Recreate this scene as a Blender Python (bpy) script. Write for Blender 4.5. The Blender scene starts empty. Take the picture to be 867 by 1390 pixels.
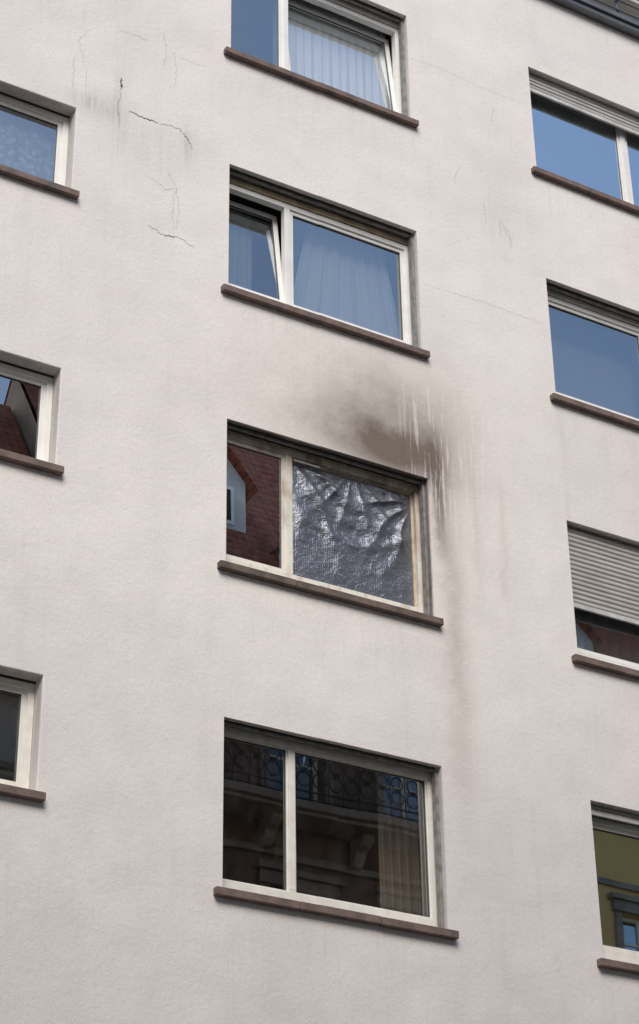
import bpy, math, random
from mathutils import Matrix, Vector, noise as mn
random.seed(4)
ZO=1.6
H=2.90587; zS0=14.40784; zT0=15.89181; zL0=14.89598
scene=bpy.context.scene
scene.view_settings.view_transform='Standard'; scene.view_settings.look='None'
scene.view_settings.exposure=0; scene.view_settings.gamma=1

# ---------------------------------------------------------------- node helpers
class M:
    def __init__(s,name):
        s.m=bpy.data.materials.new(name); s.m.use_nodes=True
        s.nt=s.m.node_tree; s.nt.nodes.clear()
        s.out=s.nt.nodes.new('ShaderNodeOutputMaterial')
        s.tc=None
    def n(s,t,**k):
        nd=s.nt.nodes.new(t)
        for a,b in k.items(): setattr(nd,a,b)
        return nd
    def L(s,a,b): s.nt.links.new(a,b)
    def put(s,inp,v):
        if isinstance(v,bpy.types.NodeSocket): s.L(v,inp)
        else:
            if isinstance(v,(tuple,list)) and len(v)==3 and inp.type=='RGBA': v=(*v,1)
            inp.default_value=v
    def math(s,op,a,b=0.0,c=0.0,clamp=False):
        nd=s.n('ShaderNodeMath',operation=op,use_clamp=clamp)
        s.put(nd.inputs[0],a); s.put(nd.inputs[1],b)
        if op in('MULTIPLY_ADD','COMPARE','SMOOTH_MIN'): s.put(nd.inputs[2],c)
        return nd.outputs[0]
    def coord(s):
        if not s.tc: s.tc=s.n('ShaderNodeTexCoord').outputs['Object']
        return s.tc
    def xyz(s):
        sp=s.n('ShaderNodeSeparateXYZ'); s.L(s.coord(),sp.inputs[0]); return sp.outputs
    def map(s,scale,loc=(0,0,0)):
        mp=s.n('ShaderNodeMapping'); s.L(s.coord(),mp.inputs[0]); mp.inputs['Scale'].default_value=scale
        mp.inputs['Location'].default_value=loc; return mp.outputs[0]
    def noise(s,scale=1,detail=4,rough=.55,vec=None,dist=0):
        nd=s.n('ShaderNodeTexNoise'); s.L(vec if vec is not None else s.coord(),nd.inputs['Vector'])
        nd.inputs['Scale'].default_value=scale; nd.inputs['Detail'].default_value=detail
        nd.inputs['Roughness'].default_value=rough; nd.inputs['Distortion'].default_value=dist
        return nd.outputs[0]
    def ramp(s,f,a,b,lo=0.0,hi=1.0,smooth=True):
        nd=s.n('ShaderNodeMapRange'); nd.interpolation_type='SMOOTHSTEP' if smooth else 'LINEAR'
        s.put(nd.inputs[0],f)
        for i,v in enumerate((a,b,lo,hi)): nd.inputs[i+1].default_value=v
        return nd.outputs[0]
    def mix(s,f,a,b,mode='MIX'):
        nd=s.n('ShaderNodeMix',data_type='RGBA',blend_type=mode)
        s.put(nd.inputs['Factor'],f)
        s.put(nd.inputs[6],a); s.put(nd.inputs[7],b); return nd.outputs[2]
    def bump(s,h,strength=.3,dist=.01,nrm=None):
        nd=s.n('ShaderNodeBump'); s.L(h,nd.inputs['Height']); nd.inputs['Strength'].default_value=strength
        nd.inputs['Distance'].default_value=dist
        if nrm is not None: s.L(nrm,nd.inputs['Normal'])
        return nd.outputs[0]
    def bsdf(s,col,rough=.6,nrm=None,spec=.5,metal=0.0):
        p=s.n('ShaderNodeBsdfPrincipled')
        s.put(p.inputs['Base Color'],col); s.put(p.inputs['Roughness'],rough)
        p.inputs['Specular IOR Level'].default_value=spec; p.inputs['Metallic'].default_value=metal
        if nrm is not None: s.L(nrm,p.inputs['Normal'])
        return p.outputs[0]
    def fin(s,sh): s.L(sh,s.out.inputs[0]); return s.m

def simple(name,c1,c2=None,rough=.6,scale=6,bscale=60,bstr=.15,metal=0,spec=.5,stretch=(1,1,1)):
    m=M(name); c2=c2 or tuple(v*.75 for v in c1)
    v=m.map(stretch)
    f=m.ramp(m.noise(scale,4,.6,v),.3,.7)
    col=m.mix(f,c1,c2)
    nr=m.bump(m.noise(bscale,2,.6,v),bstr,.004) if bstr else None
    return m.fin(m.bsdf(col,rough,nr,spec,metal))

# ---------------------------------------------------------------- wall stucco
def wall_material():
    m=M('stucco_facade'); X,Y,Zw=m.xyz(); Z=m.math('SUBTRACT',Zw,ZO)
    nA=m.noise(.45,3,.6); nB=m.noise(2.4,5,.65); nC=m.noise(1,3,.65,m.map((7,7,.35))); nD=m.noise(1,4,.7,m.map((17,17,1.1),(4,1,2)))
    sp=m.noise(48,3,.75)
    xd=m.math('ADD',X,m.math('MULTIPLY_ADD',nB,.30,-.15)); zd=m.math('ADD',Z,m.math('MULTIPLY_ADD',nB,-.26,.13))
    def g(x0,z0,sx,sz,amp):
        a=m.math('DIVIDE',m.math('SUBTRACT',xd,x0),sx); b=m.math('DIVIDE',m.math('SUBTRACT',zd,z0),sz)
        e=m.math('ADD',m.math('MULTIPLY',a,a),m.math('MULTIPLY',b,b))
        return m.math('MULTIPLY',m.math('EXPONENT',m.math('MULTIPLY',e,-1.0)),amp)
    def add(*l):
        r=l[0]
        for q in l[1:]: r=m.math('ADD',r,q)
        return r
    col=m.mix(m.ramp(nA,.35,.68),(.835,.785,.737),(.760,.712,.675))
    col=m.mix(m.ramp(nB,.38,.75,0,.30),col,(.66,.62,.595))
    stm=m.math('MULTIPLY',m.ramp(nC,.5,.8),m.ramp(nA,.4,.62,.10,.38))
    col=m.mix(stm,col,(.60,.56,.535))
    # wall colour turns greyer down the facade, broken up by noise
    low=m.math('MULTIPLY',m.ramp(Z,9.5,5.0,0,.22),m.ramp(nB,.3,.7,.5,1))
    col=m.mix(low,col,(.56,.53,.515))
    col=m.mix(m.ramp(sp,.38,.72,0,.34),col,(.58,.545,.52))
    # faint run-off below the sills
    ph=m.math('FRACT',m.math('DIVIDE',m.math('SUBTRACT',zS0,Z),H))
    below=m.math('MULTIPLY',m.ramp(ph,.02,.05),m.ramp(ph,.05,.4,1,0))
    cols=add(*[m.math('MULTIPLY',m.ramp(X,a-.25,a+.1),m.ramp(X,b-.1,b+.2,1,0)) for a,b in ((7.5,9.72),(11.25,13.5),(4.5,5.98))])
    run=m.math('MULTIPLY',m.math('MULTIPLY',below,cols),m.ramp(nD,.48,.75,0,.22))
    col=m.mix(run,col,(.45,.41,.38))
    # grey repair smears
    sm=add(g(6.12,13.1,.22,.12,.75),g(6.6,12.85,.5,.3,.28),g(6.4,13.9,.4,.5,.18),g(10.9,14.3,.35,.7,.16),g(9.9,15.6,.3,.5,.22),g(7.1,13.0,.08,.2,.5),g(6.36,13.2,.06,.35,.4))
    sm=m.math('MULTIPLY',sm,m.ramp(nD,.3,.65,.3,1))
    col=m.mix(sm,col,(.46,.44,.42))
    # soot
    s=add(g(9.02,10.25,.62,.26,.50),g(9.42,10.28,.46,.34,.60),g(9.22,10.72,.68,.40,.34),g(8.40,10.35,.65,.42,.22),g(9.9,10.5,.45,.70,.22),
          g(9.1,11.05,1.25,.42,.12),g(9.80,9.80,.10,.60,.60),g(9.93,8.9,.12,1.0,.32),g(9.93,7.5,.12,.9,.20),g(10.52,9.7,.045,.9,.16),g(10.2,9.7,.06,.8,.14))
    s=m.math('MULTIPLY',s,m.ramp(nB,.2,.8,.85,1.12))
    dm=m.math('MULTIPLY',m.math('MULTIPLY',m.ramp(X,9.2,9.75),m.ramp(X,10.4,10.85,1,0)),m.math('MULTIPLY',m.ramp(Z,9.3,9.9),m.ramp(Z,10.9,11.4,1,0)))
    dr=m.math('MULTIPLY',dm,m.ramp(nD,.52,.62))
    s=m.math('MULTIPLY',s,m.math('SUBTRACT',1.0,m.math('MULTIPLY',dr,.42)))
    s=m.math('MINIMUM',s,.9)
    col=m.mix(s,col,m.mix(m.ramp(s,.1,.6),(.40,.31,.225),(.13,.092,.068)))
    col=m.mix(m.math('MULTIPLY',dr,.33),col,(.80,.76,.71))
    # reveals are grimier; sooty inside the burnt opening
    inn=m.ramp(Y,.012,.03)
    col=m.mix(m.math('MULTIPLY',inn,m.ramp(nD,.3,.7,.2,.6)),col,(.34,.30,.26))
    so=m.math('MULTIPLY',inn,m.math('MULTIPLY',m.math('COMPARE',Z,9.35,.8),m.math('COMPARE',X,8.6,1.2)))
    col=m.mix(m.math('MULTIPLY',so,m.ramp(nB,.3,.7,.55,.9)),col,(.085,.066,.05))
    h=m.math('ADD',m.math('MULTIPLY',m.noise(80,2,.7),.6),m.math('MULTIPLY',m.noise(18,3,.6),1.1))
    n1=m.bump(m.noise(1.8,1,.5),.5,.035); n2=m.bump(h,.45,.008,n1)
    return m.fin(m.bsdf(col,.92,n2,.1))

MAT={}
MAT['wall']=wall_material()
MAT['sill']=simple('sandstone_sill',(.205,.140,.118),(.12,.092,.08),.85,9,40,.5)
MAT['sill_dirty']=simple('sandstone_sill_sooty',(.17,.125,.10),(.09,.07,.057),.85,6,40,.5)
MAT['white']=simple('white_frame_paint',(.84,.83,.79),(.76,.74,.69),.42,5,40,.06)
MAT['cream']=simple('cream_frame_paint',(.80,.78,.72),(.70,.66,.58),.5,7,50,.1)
MAT['ochre']=simple('yellowed_frame',(.64,.53,.35),(.40,.30,.18),.55,9,60,.2)
def burnt():
    m=M('scorched_frame'); X,Y,Z=m.xyz()
    z=m.math('SUBTRACT',Z,ZO)
    f=m.math('ADD',m.ramp(z,9.1,9.98,0,.45),m.ramp(m.noise(7,4,.65,m.map((1,1,.4))),.35,.75,-.2,.5),clamp=True)
    c=m.mix(f,(.76,.72,.63),(.27,.165,.09)); 
    return m.fin(m.bsdf(c,.6,m.bump(m.noise(60,3,.6),.3,.004),.4))
MAT['burnt']=burnt()
MAT['dark']=simple('dark_gap',(.03,.027,.024),None,.8,bstr=0)
MAT['rubber']=simple('grey_seal',(.09,.085,.08),None,.6,bstr=0)
MAT['guide']=simple('grey_guide_rail',(.30,.285,.265),(.16,.15,.135),.6,12,bstr=0)
MAT['metal']=simple('roof_flashing_metal',(.22,.225,.23),(.15,.155,.16),.45,3,30,.1,metal=.6)
MAT['shutter']=simple('shutter_slat_pvc',(.50,.475,.44),(.40,.375,.345),.5,3,50,0,stretch=(1,1,4))
MAT['shutter_bar']=simple('shutter_end_bar',(.62,.61,.59),(.45,.44,.42),.45,6)
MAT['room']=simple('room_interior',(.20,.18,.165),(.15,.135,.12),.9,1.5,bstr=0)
MAT['concrete']=simple('render_plain',(.45,.43,.40),None,.9,1,bstr=0)

def glass(name,fac,tint=(.88,.97,1.0),wob=.0005,ws=1.6,tr=(.9,.92,.92)):
    m=M(name)
    lw=m.n('ShaderNodeLayerWeight'); lw.inputs[0].default_value=.35
    f=m.math('MULTIPLY_ADD',lw.outputs['Fresnel'],.45,fac,clamp=True)
    nr=m.bump(m.noise(ws,0,.5),1.0,wob)
    gl=m.n('ShaderNodeBsdfGlossy'); gl.inputs['Roughness'].default_value=.0; m.put(gl.inputs['Color'],tint); m.L(nr,gl.inputs['Normal'])
    t=m.n('ShaderNodeBsdfTransparent'); m.put(t.inputs['Color'],tr)
    df=m.n('ShaderNodeBsdfDiffuse'); m.put(df.inputs['Color'],(.32,.31,.29))
    dirt=m.ramp(m.noise(9,4,.75,m.map((1,1,.4))),.4,.85,.0,.06)
    mx=m.n('ShaderNodeMixShader'); m.L(f,mx.inputs[0]); m.L(t.outputs[0],mx.inputs[1]); m.L(gl.outputs[0],mx.inputs[2])
    m2=m.n('ShaderNodeMixShader'); m.L(dirt,m2.inputs[0]); m.L(mx.outputs[0],m2.inputs[1]); m.L(df.outputs[0],m2.inputs[2])
    return m.fin(m2.outputs[0])
MAT['glass']=glass('window_glass',.44)
MAT['glass_clear']=glass('window_glass_clear',.16,tr=(.97,.98,.98))
MAT['glass_dim']=glass('window_glass_plain',.20,(.97,.94,.9),.0009,1.5)
MAT['glass_opp']=glass('window_glass_street',.12)

def cloth(name,col,tp,lace=False):
    m=M(name); 
    df=m.n('ShaderNodeBsdfDiffuse'); m.put(df.inputs['Color'],col)
    t=m.n('ShaderNodeBsdfTransparent')
    f=tp
    if lace:
        w=m.n('ShaderNodeTexVoronoi'); m.L(m.coord(),w.inputs['Vector']); w.inputs['Scale'].default_value=16
        f=m.ramp(w.outputs[0],.25,.6,tp*.3,min(1,tp*1.6))
    b=m.n('ShaderNodeMixShader'); m.put(b.inputs[0],f); m.L(df.outputs[0],b.inputs[1]); m.L(t.outputs[0],b.inputs[2])
    return m.fin(b.outputs[0])
MAT['sheer']=cloth('sheer_curtain_cloth',(.90,.90,.90),.06)
MAT['thin']=cloth('thin_net_cloth',(.85,.85,.85),.5)
MAT['lace']=cloth('lace_curtain_cloth',(.90,.90,.90),.30,lace=True)
MAT['browncloth']=cloth('brown_curtain_cloth',(.20,.16,.13),.0)

def plastic():
    m=M('silver_plastic_sheet'); X,Y,Z=m.xyz()
    def wave(v,fr):
        return m.math('ABSOLUTE',m.math('SINE',m.math('MULTIPLY',v,fr)))
    grid=m.math('MAXIMUM',m.ramp(wave(X,math.pi/.022),.7,1),m.ramp(wave(Z,math.pi/.022),.7,1))
    nr=m.bump(m.noise(11,4,.65,dist=.6),.6,.03); nr=m.bump(m.noise(40,3,.6),.4,.006,nr); nr=m.bump(grid,.6,.002,nr)
    col=m.mix(m.math('MULTIPLY',grid,.4),(.185,.20,.24),(.33,.34,.375))
    p=m.bsdf(col,.27,nr,1.0,.42)
    t=m.n('ShaderNodeBsdfTransparent'); b=m.n('ShaderNodeMixShader'); b.inputs[0].default_value=.22; m.L(p,b.inputs[1]); m.L(t.outputs[0],b.inputs[2])
    return m.fin(b.outputs[0])
MAT['plastic']=plastic()

def tiles():
    m=M('clay_roof_tiles'); X,Y,Z=m.xyz()
    sx=m.math('MULTIPLY',X,1/.18); sz=m.math('MULTIPLY',Z,1/.22)
    row=m.math('FRACT',sz); cx=m.math('ABSOLUTE',m.math('SUBTRACT',m.math('FRACT',sx),.5))
    c=m.mix(m.ramp(m.noise(5,3,.7),.3,.7),(.24,.07,.038),(.42,.14,.08))
    c=m.mix(m.ramp(row,.0,.25,.7,0),c,(.05,.02,.015)); c=m.mix(m.ramp(cx,.4,.5,0,.5),c,(.06,.025,.02))
    h=m.math('ADD',m.math('MULTIPLY',row,-1.0),m.math('MULTIPLY',cx,-.6))
    return m.fin(m.bsdf(c,.8,m.bump(h,.8,.03),.2))
MAT['tiles']=tiles()
MAT['stone']=simple('brown_sandstone',(.24,.17,.13),(.13,.095,.075),.9,1.4,25,.5)
MAT['stone_l']=simple('pale_stone_trim',(.36,.32,.27),(.24,.2,.17),.85,3,30,.4)
MAT['yellow']=simple('ochre_plaster',(.80,.56,.22),(.70,.49,.19),.9,1.2,40,.3)
MAT['grayplaster']=simple('grey_plaster',(.60,.60,.60),(.50,.50,.50),.9,1.4)
MAT['iron']=simple('wrought_iron',(.02,.02,.022),None,.45,bstr=0)
MAT['asphalt']=simple('asphalt',(.055,.055,.056),(.04,.04,.042),.9,.8,120,.6)
MAT['paving']=simple('paving_stone',(.25,.24,.225),(.19,.18,.17),.85,2,60,.4)
MAT['kerb']=simple('kerb_granite',(.32,.31,.30),None,.8,8)
MAT['paint']=simple('road_paint',(.7,.7,.68),None,.7,8)
MAT['crack']=simple('crack_shadow_filler',(.17,.16,.15),None,.95,bstr=0)
MAT['crack2']=simple('hairline_crack_edge',(.50,.475,.45),None,.95,bstr=0)
MAT['tape_glint']=simple('white_tape_glint',(.7,.7,.7),None,.4,bstr=0)

# ---------------------------------------------------------------- mesh helpers
def empty(name,parent=None):
    o=bpy.data.objects.new(name,None); scene.collection.objects.link(o)
    if parent: o.parent=parent
    return o
class Part:
    def __init__(s,name,mat,parent=None,bevel=0,zo=ZO):
        s.name,s.mat,s.parent,s.bevel=name,mat,parent,bevel; s.v=[];s.f=[];s.zo=zo; s.xf=None; s.smooth=False
    def pt(s,p):
        if s.xf: p=s.xf(p)
        s.v.append((p[0],p[1],p[2]+s.zo)); return len(s.v)-1
    def box(s,x0,x1,y0,y1,z0,z1):
        i=[s.pt((x,y,z)) for x in(x0,x1) for y in(y0,y1) for z in(z0,z1)]
        for f in((0,1,3,2),(4,6,7,5),(0,4,5,1),(2,3,7,6),(0,2,6,4),(1,5,7,3)): s.f.append([i[k] for k in f])
        return s
    def poly(s,*ps): s.f.append([s.pt(p) for p in ps]); return s
    def prism(s,prof,a,b,axis='x'):
        mk=(lambda t,p:(t,p[0],p[1])) if axis=='x' else (lambda t,p:(p[0],t,p[1]))
        A=[s.pt(mk(a,p)) for p in prof]; B=[s.pt(mk(b,p)) for p in prof]; n=len(prof)
        for k in range(n): s.f.append([A[k],A[(k+1)%n],B[(k+1)%n],B[k]])
        s.f.append(A[::-1]); s.f.append(B); return s
    def grid(s,nx,nz,fn):
        b=len(s.v)
        for j in range(nz+1):
            for i in range(nx+1): s.pt(fn(i/nx,j/nz))
        for j in range(nz):
            for i in range(nx):
                a=b+j*(nx+1)+i; s.f.append([a,a+1,a+nx+2,a+nx+1])
        s.smooth=True; return s
    def tube(s,pts,r,n=6,closed=False):
        pts=[Vector(p) for p in pts]; rings=[]
        for k,p in enumerate(pts):
            d=(pts[min(k+1,len(pts)-1)]-pts[max(k-1,0)]) if not closed else pts[(k+1)%len(pts)]-pts[k-1]
            d.normalize(); a=d.cross(Vector((0,1,.01))); 
            if a.length<.01: a=d.cross(Vector((1,0,0)))
            a.normalize(); b=d.cross(a)
            rings.append([s.pt(p+(a*math.cos(t)+b*math.sin(t))*r) for t in [2*math.pi*q/n for q in range(n)]])
        m=len(rings)
        for k in range(m if closed else m-1):
            A,B=rings[k],rings[(k+1)%m]
            for q in range(n): s.f.append([A[q],A[(q+1)%n],B[(q+1)%n],B[q]])
        return s
    def done(s):
        me=bpy.data.meshes.new(s.name); me.from_pydata(s.v,[],s.f); me.update()
        import bmesh
        bm=bmesh.new(); bm.from_mesh(me)
        if s.bevel=='wall' : bmesh.ops.remove_doubles(bm,verts=bm.verts,dist=1e-4)
        bmesh.ops.recalc_face_normals(bm,faces=bm.faces) if not s.smooth else None
        bm.to_mesh(me); bm.free()
        o=bpy.data.objects.new(s.name,me); scene.collection.objects.link(o)
        me.materials.append(MAT[s.mat])
        if s.parent: o.parent=s.parent
        if s.bevel:
            md=o.modifiers.new('b','BEVEL'); md.width=.009 if s.bevel=='wall' else s.bevel; md.segments=2; md.limit_method='ANGLE'
        if s.smooth:
            for p in me.polygons: p.use_smooth=True
        return o

# ---------------------------------------------------------------- building
bld=empty('apartment_building')
openings=[]   # x0,x1,z0,z1
cols={'C':(7.551,9.690),'R':(11.301,13.44),'P':(1.25,3.40),'Q':(15.0,17.14),'N':(-4.6,-2.46),'O':(18.75,20.89)}
for r in range(5):
    for k,(a,b) in cols.items(): openings.append((k,r,a,b,zS0-r*H,zT0-r*H))
    openings.append(('L',r,4.55,5.930,zL0-r*H,zT0-r*H))
    openings.append(('K',r,-1.2,.1,zL0-r*H,zT0-r*H))
X0,X1,ZB,ZT=-8.,24.,-ZO,17.06
DEP=.32
w=Part('facade_wall','wall',bld,'wall')
xs=sorted(set([X0,X1]+[v for o in openings for v in(o[2],o[3])]))
zs=sorted(set([ZB,ZT]+[round(v,5) for o in openings for v in(o[4],o[5])]))
for i in range(len(xs)-1):
    for j in range(len(zs)-1):
        cx=(xs[i]+xs[i+1])/2; cz=(zs[j]+zs[j+1])/2
        if any(o[2]<cx<o[3] and o[4]<cz<o[5] for o in openings): continue
        w.poly((xs[i],0,zs[j]),(xs[i+1],0,zs[j]),(xs[i+1],0,zs[j+1]),(xs[i],0,zs[j+1]))
for k,r,a,b,z0,z1 in openings:
    z0=round(z0,5); z1=round(z1,5)
    w.poly((a,0,z0),(a,0,z1),(a,DEP,z1),(a,DEP,z0)); w.poly((b,0,z1),(b,0,z0),(b,DEP,z0),(b,DEP,z1))
    w.poly((a,0,z1),(b,0,z1),(b,DEP,z1),(a,DEP,z1)); w.poly((b,0,z0),(a,0,z0),(a,DEP,z0),(b,DEP,z0))
w.done()
p=Part('side_and_back_walls','concrete',bld)
p.box(X0-.0,X0+.2,.003,12,ZB,ZT).box(X1-.2,X1,.003,12,ZB,ZT).box(X0+.2,X1-.2,11.8,12,ZB,ZT).box(X0+.2,X1-.2,.35,11.8,ZT-.2,ZT-.003); p.done()
# roof edge + terrace railing + set-back attic
p=Part('roof_edge_flashing','metal',bld,.004); p.box(X0-.05,X1+.05,-.10,.4,17.063,17.13).box(X0-.07,X1+.07,-.13,.42,17.133,17.20); p.done()
p=Part('terrace_railing','metal',bld)
for z in(17.36,17.52,17.68,17.84,18.05): p.tube([(X0,-.04,z),(X1,-.04,z)],.014 if z<18 else .024)
x=X0
while x<X1: p.box(x-.018,x+.018,-.02,.01,17.203,18.04); x+=1.15
p.done()
p=Part('setback_attic','concrete',bld); p.box(X0+1,X1-1,2.2,11,17.0,19.8).box(X0+.7,X1-.7,1.7,11.4,19.803,20.0); p.done()

FY=.15
def frame_rect(P,x0,x1,z0,z1,y0,y1,wl,wr,wb,wt):
    P.box(x0,x0+wl,y0,y1,z0,z1); P.box(x1-wr,x1,y0,y1,z0,z1)
    P.box(x0+wl,x1-wr,y0+.001,y1-.001,z0,z0+wb); P.box(x0+wl,x1-wr,y0+.001,y1-.001,z1-wt,z1)
def tilt(xf_z,xf_y,ang):
    s,c=math.sin(ang),math.cos(ang)
    def f(p):
        dy=p[1]-xf_y; dz=p[2]-xf_z
        return (p[0],xf_y+dy*c+dz*s,xf_z+dz*c-dy*s)
    return f
def sash(par,x0,x1,z0,z1,mat,gm,wd=.055,ang=0,glass_on=True,y=FY+.018):
    P=Part('sash',mat,par,.004)
    if ang: P.xf=tilt(z0,y+.05,ang)
    frame_rect(P,x0,x1,z0,z1,y,y+.055,wd,wd,wd,wd); P.done()
    B=Part('glazing_seal','rubber',par)
    if ang: B.xf=P.xf
    frame_rect(B,x0+wd,x1-wd,z0+wd,z1-wd,y+.012,y+.03,.006,.006,.006,.006); B.done()
    if glass_on:
        G=Part('glass_pane',gm,par)
        if ang: G.xf=P.xf
        a=random.uniform(-.002,.002); b=random.uniform(-.002,.002); yy=y+.022
        G.poly((x0+wd,yy,z0+wd),(x1-wd,yy+a,z0+wd),(x1-wd,yy+a+b,z1-wd),(x0+wd,yy+b,z1-wd)); G.done()
def curtain(par,x0,x1,z0,z1,y,n,amp,mat,sway=0,name='curtain'):
    P=Part(name,mat,par)
    ph=random.random()*9
    def fn(u,v):
        x=x0+(x1-x0)*u
        a=amp*(.4+.6*(1-v))
        yy=y+a*math.sin(u*n*6.283+ph+1.3*math.sin(u*5+ph))+.4*a*math.sin(u*n*15+2*v)
        return (x+sway*(1-v)*(u-.5),yy,z0+(z1-z0)*v)
    P.grid(140,14,fn); P.done()
def room(par,x0,x1,z0,z1):
    P=Part('room_shell','room',par)
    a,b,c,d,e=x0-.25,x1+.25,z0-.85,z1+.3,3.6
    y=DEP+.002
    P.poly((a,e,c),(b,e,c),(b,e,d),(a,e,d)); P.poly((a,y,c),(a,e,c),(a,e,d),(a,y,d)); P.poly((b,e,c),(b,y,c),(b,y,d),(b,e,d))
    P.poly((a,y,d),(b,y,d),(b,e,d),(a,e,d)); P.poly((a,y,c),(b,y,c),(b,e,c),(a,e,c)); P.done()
def shutter(par,x0,x1,ztop,zbot,y=.085):
    P=Part('roller_shutter','shutter',par)
    sh=.052; n=int((ztop-zbot-.05)/sh)+1
    prof=[(0,0),(.0,.006),(-.008,.012),(-.011,.026),(-.008,.040),(0,.046),(0.004,.052)]
    z=zbot+.05
    for k in range(n):
        zt=z+k*sh
        if zt+sh>ztop+.01: break
        P.prism([(y+a,zt+b) for a,b in prof]+[(y+.008,zt+.052),(y+.008,zt)],x0+.03,x1-.03)
    P.done()
    Part('shutter_bottom_bar','shutter_bar',par,.003).box(x0+.03,x1-.03,y-.014,y+.012,zbot,zbot+.048).done()
def sill(par,x0,x1,z,mat='sill',pieces=3):
    P=Part('sill',mat,par,.006); n=pieces; wd=(x1-x0)/n
    for k in range(n):
        j=random.uniform(-.0025,.0025)
        P.box(x0+k*wd+.0025,x0+(k+1)*wd-.0025,-.062+j,FY+.02,z-.066+j,z+j)
    P.done()
    Part('sill_mortar','rubber',par).box(x0+.02,x1-.02,-.035,FY-.01,z-.05,z-.012).done()

for k,r,x0,x1,z0,z1 in openings:
    W=empty('window',bld)
    left=k in 'LK'
    fm,gm='white','glass'; hm='cream'
    if k=='C' and r==3: fm,gm,hm='cream','glass_dim','cream'
    if k=='C' and r==2: fm,gm,hm='burnt','glass','ochre'
    if k=='C' and r==1: hm='ochre'
    if r>=3: gm='glass_dim'
    if k=='R' and r==3: fm,gm='cream','glass'
    if k=='L' and r>=3: fm='cream'
    sill(W,x0-.083,x1+.058,z0,'sill_dirty' if (k=='C' and r==2) else 'sill',3 if not left else 2)
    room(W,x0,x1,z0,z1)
    zb=z0+.002; zt=z1-.002
    if not left:
        Part('shutter_guides','guide',W,.002).box(x0+.002,x0+.026,.062,.128,z0+.004,z1-.004).box(x1-.026,x1-.002,.062,.128,z0+.004,z1-.004).done()
    if not left and not (k=='R' and r in(0,2,3)):
        Part('shutter_slot','dark',W).box(x0+.03,x1-.03,.055,.125,z1-.006,z1+.0).done()
        Part('shutter_bottom_bar','guide',W,.002).box(x0+.035,x1-.035,.075,.10,z1-.03,z1-.007).done()
    else:
        Part('frame_joint','dark',W).box(x0+.002,x1-.002,FY-.012,FY-.002,z1-.014,z1-.002).done()
    if left: hh=.012
    elif k=='C' and r==3: hh=.02
    elif k=='C' and r==2: hh=.03
    elif k=='C' and r==1: hh=.10
    else: hh=.08
    ft=zt-hh
    if hh>.05:
        Part('head_recess','dark',W).box(x0+.002,x1-.002,FY+.02,FY+.05,ft,zt).done()
        Part('head_trim',hm,W,.003).box(x0+.004,x1-.004,FY-.012,FY+.045,ft+.012,ft+.068).done()
    elif not left:
        Part('head_trim',hm if k=='C' else fm,W,.003).box(x0+.004,x1-.004,FY-.008,FY+.04,ft+.003,zt-.012).done()
    xm=x0+.70 if k in 'CPN' else x1-.76
    if left: xm=None
    F=Part('outer_frame',fm,W,.004)
    ow=.055 if not(k=='C' and r==3) else .055
    frame_rect(F,x0+.001,x1-.001,zb,ft,FY,FY+.075,ow,ow,(.15 if r==3 and k=='C' else .17) if not left else .09,ow)
    if xm: F.box(xm,xm+.062,FY+.002,FY+.073,zb+.17,ft-ow)
    F.done()
    a,b=x0+ow-.008,x1-ow+.008; sb=zb+(.16 if not left else .08); stp=ft-ow+.008
    sy=FY+.018
    if left:
        sash(W,a,b,sb,stp,fm,gm)
    elif k=='C' and r==3:
        sb=zb+.14; F2=Part('mullion_foot',fm,W).box(xm+.001,xm+.061,FY+.003,FY+.072,zb+.151,zb+.169).done()
        sash(W,a,xm+.006,sb,stp,fm,gm,.020); sash(W,xm+.056,b,sb,stp,fm,gm,.020)
    elif k=='C' and r==2:
        sash(W,a,xm+.008,sb,stp,'burnt',gm,.05)
        frame=Part('sash','ochre',W,.004); frame_rect(frame,xm+.054,b,sb,stp,sy+.03,sy+.06,.02,.03,.02,.03); frame.done()
    elif k=='C' and r==1:
        sash(W,a,xm+.008,sb,stp,fm,gm,.05,ang=.13); sash(W,xm+.054,b,sb,stp,fm,gm,.05)
    elif k=='C' and r==0:
        sash(W,a,xm+.008,sb,stp,fm,gm,.05); sash(W,xm+.054,b,sb,stp,fm,'glass_clear',.05,ang=.11)
    else:
        sash(W,a,xm+.008,sb,stp,fm,gm,.05); sash(W,xm+.054,b,sb,stp,fm,gm,.05)
    if k=='R' and r==0: shutter(W,x0,x1,z1,z1-.27)
    if k=='R' and r==2: shutter(W,x0,x1,z1,z1-.90)
    if k=='R' and r==3: shutter(W,x0,x1,z1,z1-.10)
    cy=.36
    if k=='C' and r==0: curtain(W,x0+.72,x1-.02,z0,z1+.1,cy+.03,14,.018,'sheer')
    elif k=='C' and r==1:
        curtain(W,xm+.42,x1-.20,z0,z1+.1,cy,7,.03,'sheer',.6); curtain(W,x0,x0+.5,z0,z1-.1,cy+.1,4,.02,'thin')
    elif k=='C' and r==3:
        curtain(W,x1-.34,x1+.15,z0-.2,z1+.1,cy+.15,5,.035,'browncloth'); curtain(W,x0-.1,x0+.12,z0-.2,z1+.1,cy+.15,3,.03,'browncloth')
    elif k=='L' and r==1: curtain(W,x0,x1,z0-.1,z1,cy-.05,6,.015,'lace')
    elif k=='R' and r==2: curtain(W,x0,x1,z0-.1,z1,cy-.05,16,.02,'thin')
    elif k=='R' and r==1: curtain(W,x0,x1+.1,z0-.1,z1,cy+.1,5,.008,'thin')  # unseen net added behind this pane to lighten it
    elif k in 'PQNOK': curtain(W,x0,x1,z0-.1,z1,cy,9,.02,random.choice(['sheer','lace']))

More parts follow.
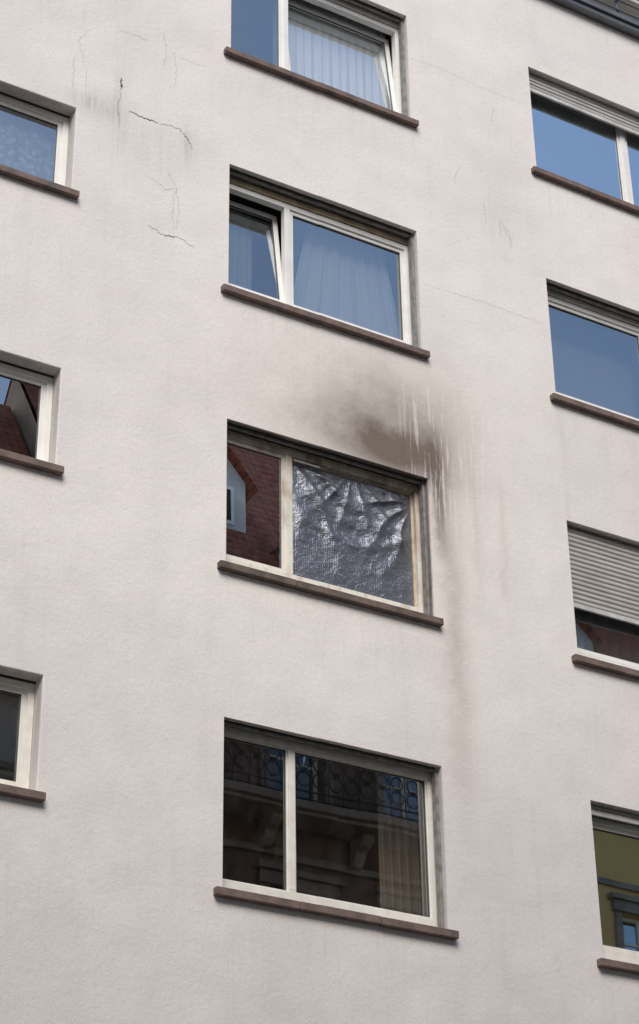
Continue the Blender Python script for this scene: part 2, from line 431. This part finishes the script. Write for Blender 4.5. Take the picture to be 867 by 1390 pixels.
# ---------------------------------------------------------------- plastic sheet
P=Part('plastic_sheet','plastic',None)
z0=zS0-2*H; px0,px1,pz0,pz1=8.318,9.628,z0+.16,z0+1.40
def fold(u,v,au,av,n,seed,pw=2.4,dec=.8):
    dx,dz=(u-au)*1.3,(v-av)*1.25; r=math.hypot(dx,dz)+1e-4; th=math.atan2(dz,dx)
    q=th*n+1.5*mn.noise(Vector((th*1.5,r*2.2,seed)))
    a=(1-abs(math.sin(q)))
    return (.6*(.5+.5*math.cos(2*q))**pw+.4*a*a)*min(1,r*3)*math.exp(-r*dec)
def ridged(p): return 1-abs(mn.noise(p))*2
def fn(u,v):
    x=px0+(px1-px0)*u; z=pz0+(pz1-pz0)*v
    h=.052*fold(u,v,.02,1.0,6.2,1)+.055*fold(u,v,1.0,.90,6.4,5,2.0,1.1)+.025*fold(u,v,.5,1.05,7,8)
    sag=v-.60-.9*(u-.5)**2
    h+=.022*math.exp(-(sag/.05)**2)*math.sin(min(1,u*1.2)*3.1)+.014*math.exp(-((sag+.2)/.04)**2)
    p=Vector((u*2.4,v*2.4,2.2)); h+=.020*mn.noise(p)+.012*ridged(p*1.9)+.007*ridged(p*4.3)+.003*ridged(p*9)
    q=Vector((u*14+v*9,v*6-u*4,4)); h+=.005*mn.noise(q)
    h*=.30+.70*min(1,max(0,(v-.05)*2.2))
    e=min(1,min(u,1-u,v*1.3,1-v)*9)
    return (x,.205-h*e*.85,z-.02*math.sin(u*3.14)*(v>.98))
P.grid(220,210,fn); P.done()
T=Part('tape_glint_strip','tape_glint',bpy.data.objects['plastic_sheet'])
T.box(8.33,8.60,.158,.162,z0+1.36,z0+1.375).done()  # white tape that also draws a whitish reflection onto the sheet

# ---------------------------------------------------------------- cracks
cr=Part('plaster_cracks','crack',bld); cr2=Part('plaster_hairlines','crack2',bld)
def crack(P,pts,wd,steps=14,jit=.012,y=-.002):
    line=[]
    for (a,b),(c,d) in zip(pts[:-1],pts[1:]):
        for i in range(steps):
            t=i/steps; line.append((a+(c-a)*t+random.uniform(-jit,jit),b+(d-b)*t+random.uniform(-jit,jit)))
    line.append(pts[-1]); n=len(line)
    for i in range(n-1):
        (a,b),(c,d)=line[i],line[i+1]; dx,dz=c-a,d-b; l=math.hypot(dx,dz)+1e-6; nx,nz=-dz/l,dx/l
        w0=wd*(.25+.75*math.sin(math.pi*min(1,max(0,i/n))))*random.uniform(.6,1.2)/2+.0004; w1=wd*(.25+.75*math.sin(math.pi*(i+1)/n))/2+.0004
        P.poly((a-nx*w0,y,b-nz*w0),(c-nx*w1,y,d-nz*w1),(c+nx*w1,y,d+nz*w1),(a+nx*w0,y,b+nz*w0))
crack(cr,[(6.37,13.55),(6.375,13.42)],.012); crack(cr2,[(6.375,13.42),(6.35,13.2),(6.37,12.95)],.006)
crack(cr,[(6.46,13.18),(6.62,13.16),(6.78,13.17)],.009); crack(cr2,[(6.78,13.17),(7.0,13.19),(7.1,13.10),(7.15,13.0)],.006)
crack(cr2,[(6.7,11.92),(6.85,11.87),(7.02,11.9),(7.2,11.84)],.005); crack(cr,[(6.88,11.87),(6.98,11.885)],.005,6)
crack(cr2,[(9.75,12.35),(10.5,12.38),(11.25,12.37)],.0016,24,.006); crack(cr2,[(9.72,15.3),(10.1,15.33),(10.6,15.29),(11.2,15.3)],.0014,20,.006)
for _ in range(8):
    a=random.uniform(5.6,7.4); b=random.uniform(11.9,14.6); c=random.uniform(-.12,.12); crack(cr2,[(a,b),(a+c,b-.18),(a+c*.4,b-random.uniform(.3,.5))],.0018,10,.012)
for _ in range(3):
    a=random.uniform(5.9,7.1); b=random.uniform(12.0,14.2); c=random.uniform(-.1,.1); crack(cr2,[(a,b),(a+.2,b+c),(a+random.uniform(.3,.5),b+c*.3)],.0018,10,.012)
for _ in range(6):
    a=random.uniform(10.2,11.1); b=random.uniform(13.2,15.4); c=random.uniform(-.1,.1); crack(cr2,[(a,b),(a+c,b-.12),(a+c*1.3,b-random.uniform(.2,.3))],.0018,8)
cr.done(); cr2.done()

# ---------------------------------------------------------------- street
Part('ground','asphalt',None,0,0).poly((-300,-300,-.12),(300,-300,-.12),(300,300,-.12),(-300,300,-.12)).done()
Part('road','asphalt',None,0,0).poly((-120,-12,-.116),(120,-12,-.116),(120,-3,-.116),(-120,-3,-.116)).done()
Part('pavement','paving',None,0,0).box(-120,120,-2.8,-.003,-.11,.0).done(); Part('pavement','paving',None,0,0).box(-120,120,-15.99,-12.2,-.11,.0).done()
Part('kerb','kerb',None,.01,0).box(-120,120,-2.997,-2.803,-.11,.006).done(); Part('kerb','kerb',None,.01,0).box(-120,120,-12.197,-12.003,-.11,.006).done()
q=Part('road_marking','paint',None,0,0)
for i in range(-20,20): q.poly((i*5,-7.56,-.112),(i*5+2.5,-7.56,-.112),(i*5+2.5,-7.44,-.112),(i*5,-7.44,-.112))
q.done()

# ---------------------------------------------------------------- houses opposite
def house(name,x0,x1,wallm,trim,eave,ridge,bays,storeys,yf=-16.,balcony=False,dorm=()):
    R=empty(name)
    Wp=Part('front_wall',wallm,R); ops=[]
    n=bays; bw=(x1-x0)/n
    for i in range(n):
        for (a,b) in storeys: ops.append((x0+bw*(i+.5)-.6,x0+bw*(i+.5)+.6,a,b))
    xs=sorted(set([x0,x1]+[v for o in ops for v in o[:2]])); zs=sorted(set([-ZO,eave]+[v for o in ops for v in o[2:]]))
    for i in range(len(xs)-1):
        for j in range(len(zs)-1):
            cx=(xs[i]+xs[i+1])/2; cz=(zs[j]+zs[j+1])/2
            if any(o[0]<cx<o[1] and o[2]<cz<o[3] for o in ops): continue
            Wp.poly((xs[i],yf,zs[j]),(xs[i],yf,zs[j+1]),(xs[i+1],yf,zs[j+1]),(xs[i+1],yf,zs[j]))
    for a,b,c,d in ops:
        y2=yf-.25
        Wp.poly((a,yf,c),(a,yf,d),(a,y2,d),(a,y2,c)); Wp.poly((b,yf,c),(b,yf,d),(b,y2,d),(b,y2,c)); Wp.poly((a,yf,d),(b,yf,d),(b,y2,d),(a,y2,d)); Wp.poly((a,yf,c),(b,yf,c),(b,y2,c),(a,y2,c))
    Wp.box(x0,x0+.2,yf-12,yf-.003,-ZO,eave).box(x1-.2,x1,yf-12,yf-.003,-ZO,eave).box(x0,x1,yf-12.2,yf-12.003,-ZO,eave)
    Wp.poly((x0+.003,yf,eave),(x0+.003,yf-12,eave),(x0+.003,yf-6,ridge)); Wp.poly((x1-.003,yf,eave),(x1-.003,yf-12,eave),(x1-.003,yf-6,ridge))
    Wp.done()
    F=Part('window_frames','white',R); G=Part('window_panes','glass_opp',R); T=Part('window_surrounds',trim,R,.01); D=Part('dark_rooms','dark',R)
    for a,b,c,d in ops:
        yy=yf-.2
        m_=(a+b)/2
        F.box(a,a+.07,yy-.05,yy,c,d).box(b-.07,b,yy-.05,yy,c,d).box(a+.07,b-.07,yy-.05,yy,d-.07,d).box(a+.07,b-.07,yy-.05,yy,c,c+.07).box(m_-.05,m_+.05,yy-.045,yy+.01,c+.07,d-.07).box(a+.07,b-.07,yy-.04,yy-.005,d-.55,d-.5)
        G.poly((a,yy-.03,c),(b,yy-.03,c),(b,yy-.03,d),(a,yy-.03,d)); D.box(a,b,yy-.6,yy-.5,c,d)
        T.box(a-.16,a-.003,yf+.003,yf+.06,c,d).box(b+.003,b+.16,yf+.003,yf+.06,c,d).box(a-.22,b+.22,yf+.003,yf+.12,d,d+.22).box(a-.3,b+.3,yf+.003,yf+.2,d+.223,d+.33).box(a-.2,b+.2,yf+.003,yf+.14,c-.16,c)
    F.done();G.done();T.done();D.done()
    C=Part('cornice',trim,R,.01); C.box(x0,x1,yf+.003,yf+.25,eave-.55,eave-.3).box(x0,x1,yf+.003,yf+.4,eave-.297,eave-.1)
    for a,b in storeys:
        if b+.85<eave-.6: C.box(x0,x1,yf+.002,yf+.09,b+.5,b+.62)
    C.done()
    RF=Part('roof','tiles',R)
    k=(ridge-eave)/6
    RF.poly((x0,yf+.5,eave-.5*k+.2),(x1,yf+.5,eave-.5*k+.2),(x1,yf-6,ridge+.2),(x0,yf-6,ridge+.2)); RF.poly((x0,yf-12.5,eave-.5*k+.2),(x1,yf-12.5,eave-.5*k+.2),(x1,yf-6,ridge+.2),(x0,yf-6,ridge+.2)); RF.done()
    ch=Part('chimneys',trim,R)
    for t in(.12,): 
        xc=x0+(x1-x0)*t; ch.box(xc,xc+.9,yf-6.4,yf-5.7,ridge-1,ridge+1.3)
    ch.done()
    for (da,db,dz0,dz1) in dorm:
        yfr=yf-(dz0-eave)/k-.0; yb=yf-(dz1+1.2-eave)/k-.6; mid=(da+db)/2; g=(db-da)/2*1.1
        dw=Part('dormer_walls','grayplaster',R); dw.box(da,db,yb,yfr,dz0-.3,dz1); dw.poly((da,yfr+.002,dz1),(db,yfr+.002,dz1),(mid,yfr+.002,dz1+g)); dw.done()
        df=Part('dormer_window','white',R); df.box(da+.3,db-.3,yfr+.003,yfr+.05,dz0+.3,dz1-.2); df.done()
        dd=Part('dormer_dark','dark',R); dd.box(da+.38,mid-.04,yfr+.052,yfr+.056,dz0+.38,dz1-.28).box(mid+.04,db-.38,yfr+.052,yfr+.056,dz0+.38,dz1-.28); dd.done()
        dr=Part('dormer_roof','tiles',R)
        e=.2; dr.poly((da-e,yfr+.25,dz1-e*1.1),(mid,yfr+.25,dz1+g+.02),(mid,yb-1.6,dz1+g+.02),(da-e,yb-1.6,dz1-e*1.1)); dr.poly((db+e,yfr+.25,dz1-e*1.1),(mid,yfr+.25,dz1+g+.02),(mid,yb-1.6,dz1+g+.02),(db+e,yb-1.6,dz1-e*1.1)); dr.done()
    if balcony:
        a,b=balcony; zb=13.9
        B=Part('balcony_slab',trim,R,.02); B.box(a,b,yf+.13,yf+1.0,zb-.16,zb).box(a+.1,b-.1,yf+.13,yf+.9,zb-.24,zb-.163)
        xx=a+.35
        while xx<b:
            prof=[(yf+.13,zb-.243),(yf+.6,zb-.243),(yf+.62,zb-.34),(yf+.5,zb-.44),(yf+.36,zb-.5),(yf+.3,zb-.62),(yf+.2,zb-.72),(yf+.13,zb-.75)]
            B.prism(prof,xx,xx+.22); xx+=1.9
        B.done()
        I=Part('balcony_railing','iron',R); y=yf+.93
        for z in(zb+.05,zb+.2,zb+.9,zb+1.02): I.tube([(a,y,z),(b,y,z)],.018)
        xx=a+.02
        while xx<b-.3:
            I.tube([(xx,y,zb),(xx,y,zb+1.02)],.012)
            for (cx,cz,rr) in((xx+.16,zb+.42,.13),(xx+.16,zb+.70,.12)):
                I.tube([(cx+rr*math.cos(t),y,cz+rr*math.sin(t)) for t in [q*6.2832/14 for q in range(14)]],.013,5,True)
            I.tube([(xx+.16+.07*math.cos(t*1.0)*(1-t/9),y,zb+.55+.07*math.sin(t)*(1-t/9)) for t in [q*.6 for q in range(12)]],.01,5)
            xx+=.32
        I.done()
    return R
house('townhouse',6.2,14.2,'grayplaster','stone_l',15.6,24.75,3,[(-.3,2.0),(3.6,5.9),(7.3,9.6),(11.0,13.2)],dorm=((10.2,11.6,18.6,20.6),))
house('townhouse',14.25,24.0,'stone','stone_l',16.6,25.9,4,[(-.3,2.0),(3.6,5.9),(7.3,9.6),(10.5,12.6),(13.95,15.6)],balcony=(14.8,21.6),dorm=((16.95,18.15,20.9,22.3),(18.75,20.15,18.5,20.8)))
house('townhouse',24.05,36.5,'yellow','stone_l',16.3,24.6,4,[(-.3,2.0),(3.6,5.8),(7.6,9.8),(11.3,13.4)],dorm=((24.9,26.1,18.4,20.0),))
house('townhouse',-14,6.1,'grayplaster','stone_l',14.0,20.5,6,[(-.3,2.0),(3.4,5.4),(6.9,8.9),(10.4,12.4)])

# ---------------------------------------------------------------- light
el,az=math.radians(43),math.radians(207)   # azimuth from +Y clockwise
d=Vector((math.sin(az)*math.cos(el),math.cos(az)*math.cos(el),math.sin(el)))
sl=bpy.data.lights.new('sun','SUN'); sl.energy=3.25; sl.angle=math.radians(35); sl.color=(1,.95,.89)
so=bpy.data.objects.new('sun',sl); scene.collection.objects.link(so); so.rotation_euler=d.to_track_quat('Z','Y').to_euler(); so.location=(0,-20,40)
wd=bpy.data.worlds.new('World'); scene.world=wd; wd.use_nodes=True; nt=wd.node_tree; nt.nodes.clear()
sk=nt.nodes.new('ShaderNodeTexSky'); sk.sky_type='NISHITA'; sk.sun_disc=False; sk.sun_elevation=el; sk.sun_rotation=az
bg=nt.nodes.new('ShaderNodeBackground'); bg.inputs[1].default_value=.15; wo=nt.nodes.new('ShaderNodeOutputWorld')
nt.links.new(sk.outputs[0],bg.inputs[0]); nt.links.new(bg.outputs[0],wo.inputs[0])

# ---------------------------------------------------------------- camera
yaw,pit,rol=.54579,.53595,-.01628
fw=Vector((math.sin(yaw)*math.cos(pit),math.cos(yaw)*math.cos(pit),math.sin(pit)))
rt=Vector((math.cos(yaw),-math.sin(yaw),0)); up=rt.cross(fw)
c,s=math.cos(rol),math.sin(rol); rt2=c*rt+s*up; up2=-s*rt+c*up
cam=bpy.data.cameras.new('camera'); co=bpy.data.objects.new('camera',cam); scene.collection.objects.link(co)
co.matrix_world=Matrix(((rt2.x,up2.x,-fw.x,0),(rt2.y,up2.y,-fw.y,-14.0),(rt2.z,up2.z,-fw.z,ZO),(0,0,0,1)))
cam.sensor_fit='VERTICAL'; cam.sensor_height=36; cam.lens=2856.677/1390*36; cam.shift_y=-45/1390
cam.clip_end=1000; cam.clip_start=.1
scene.camera=co
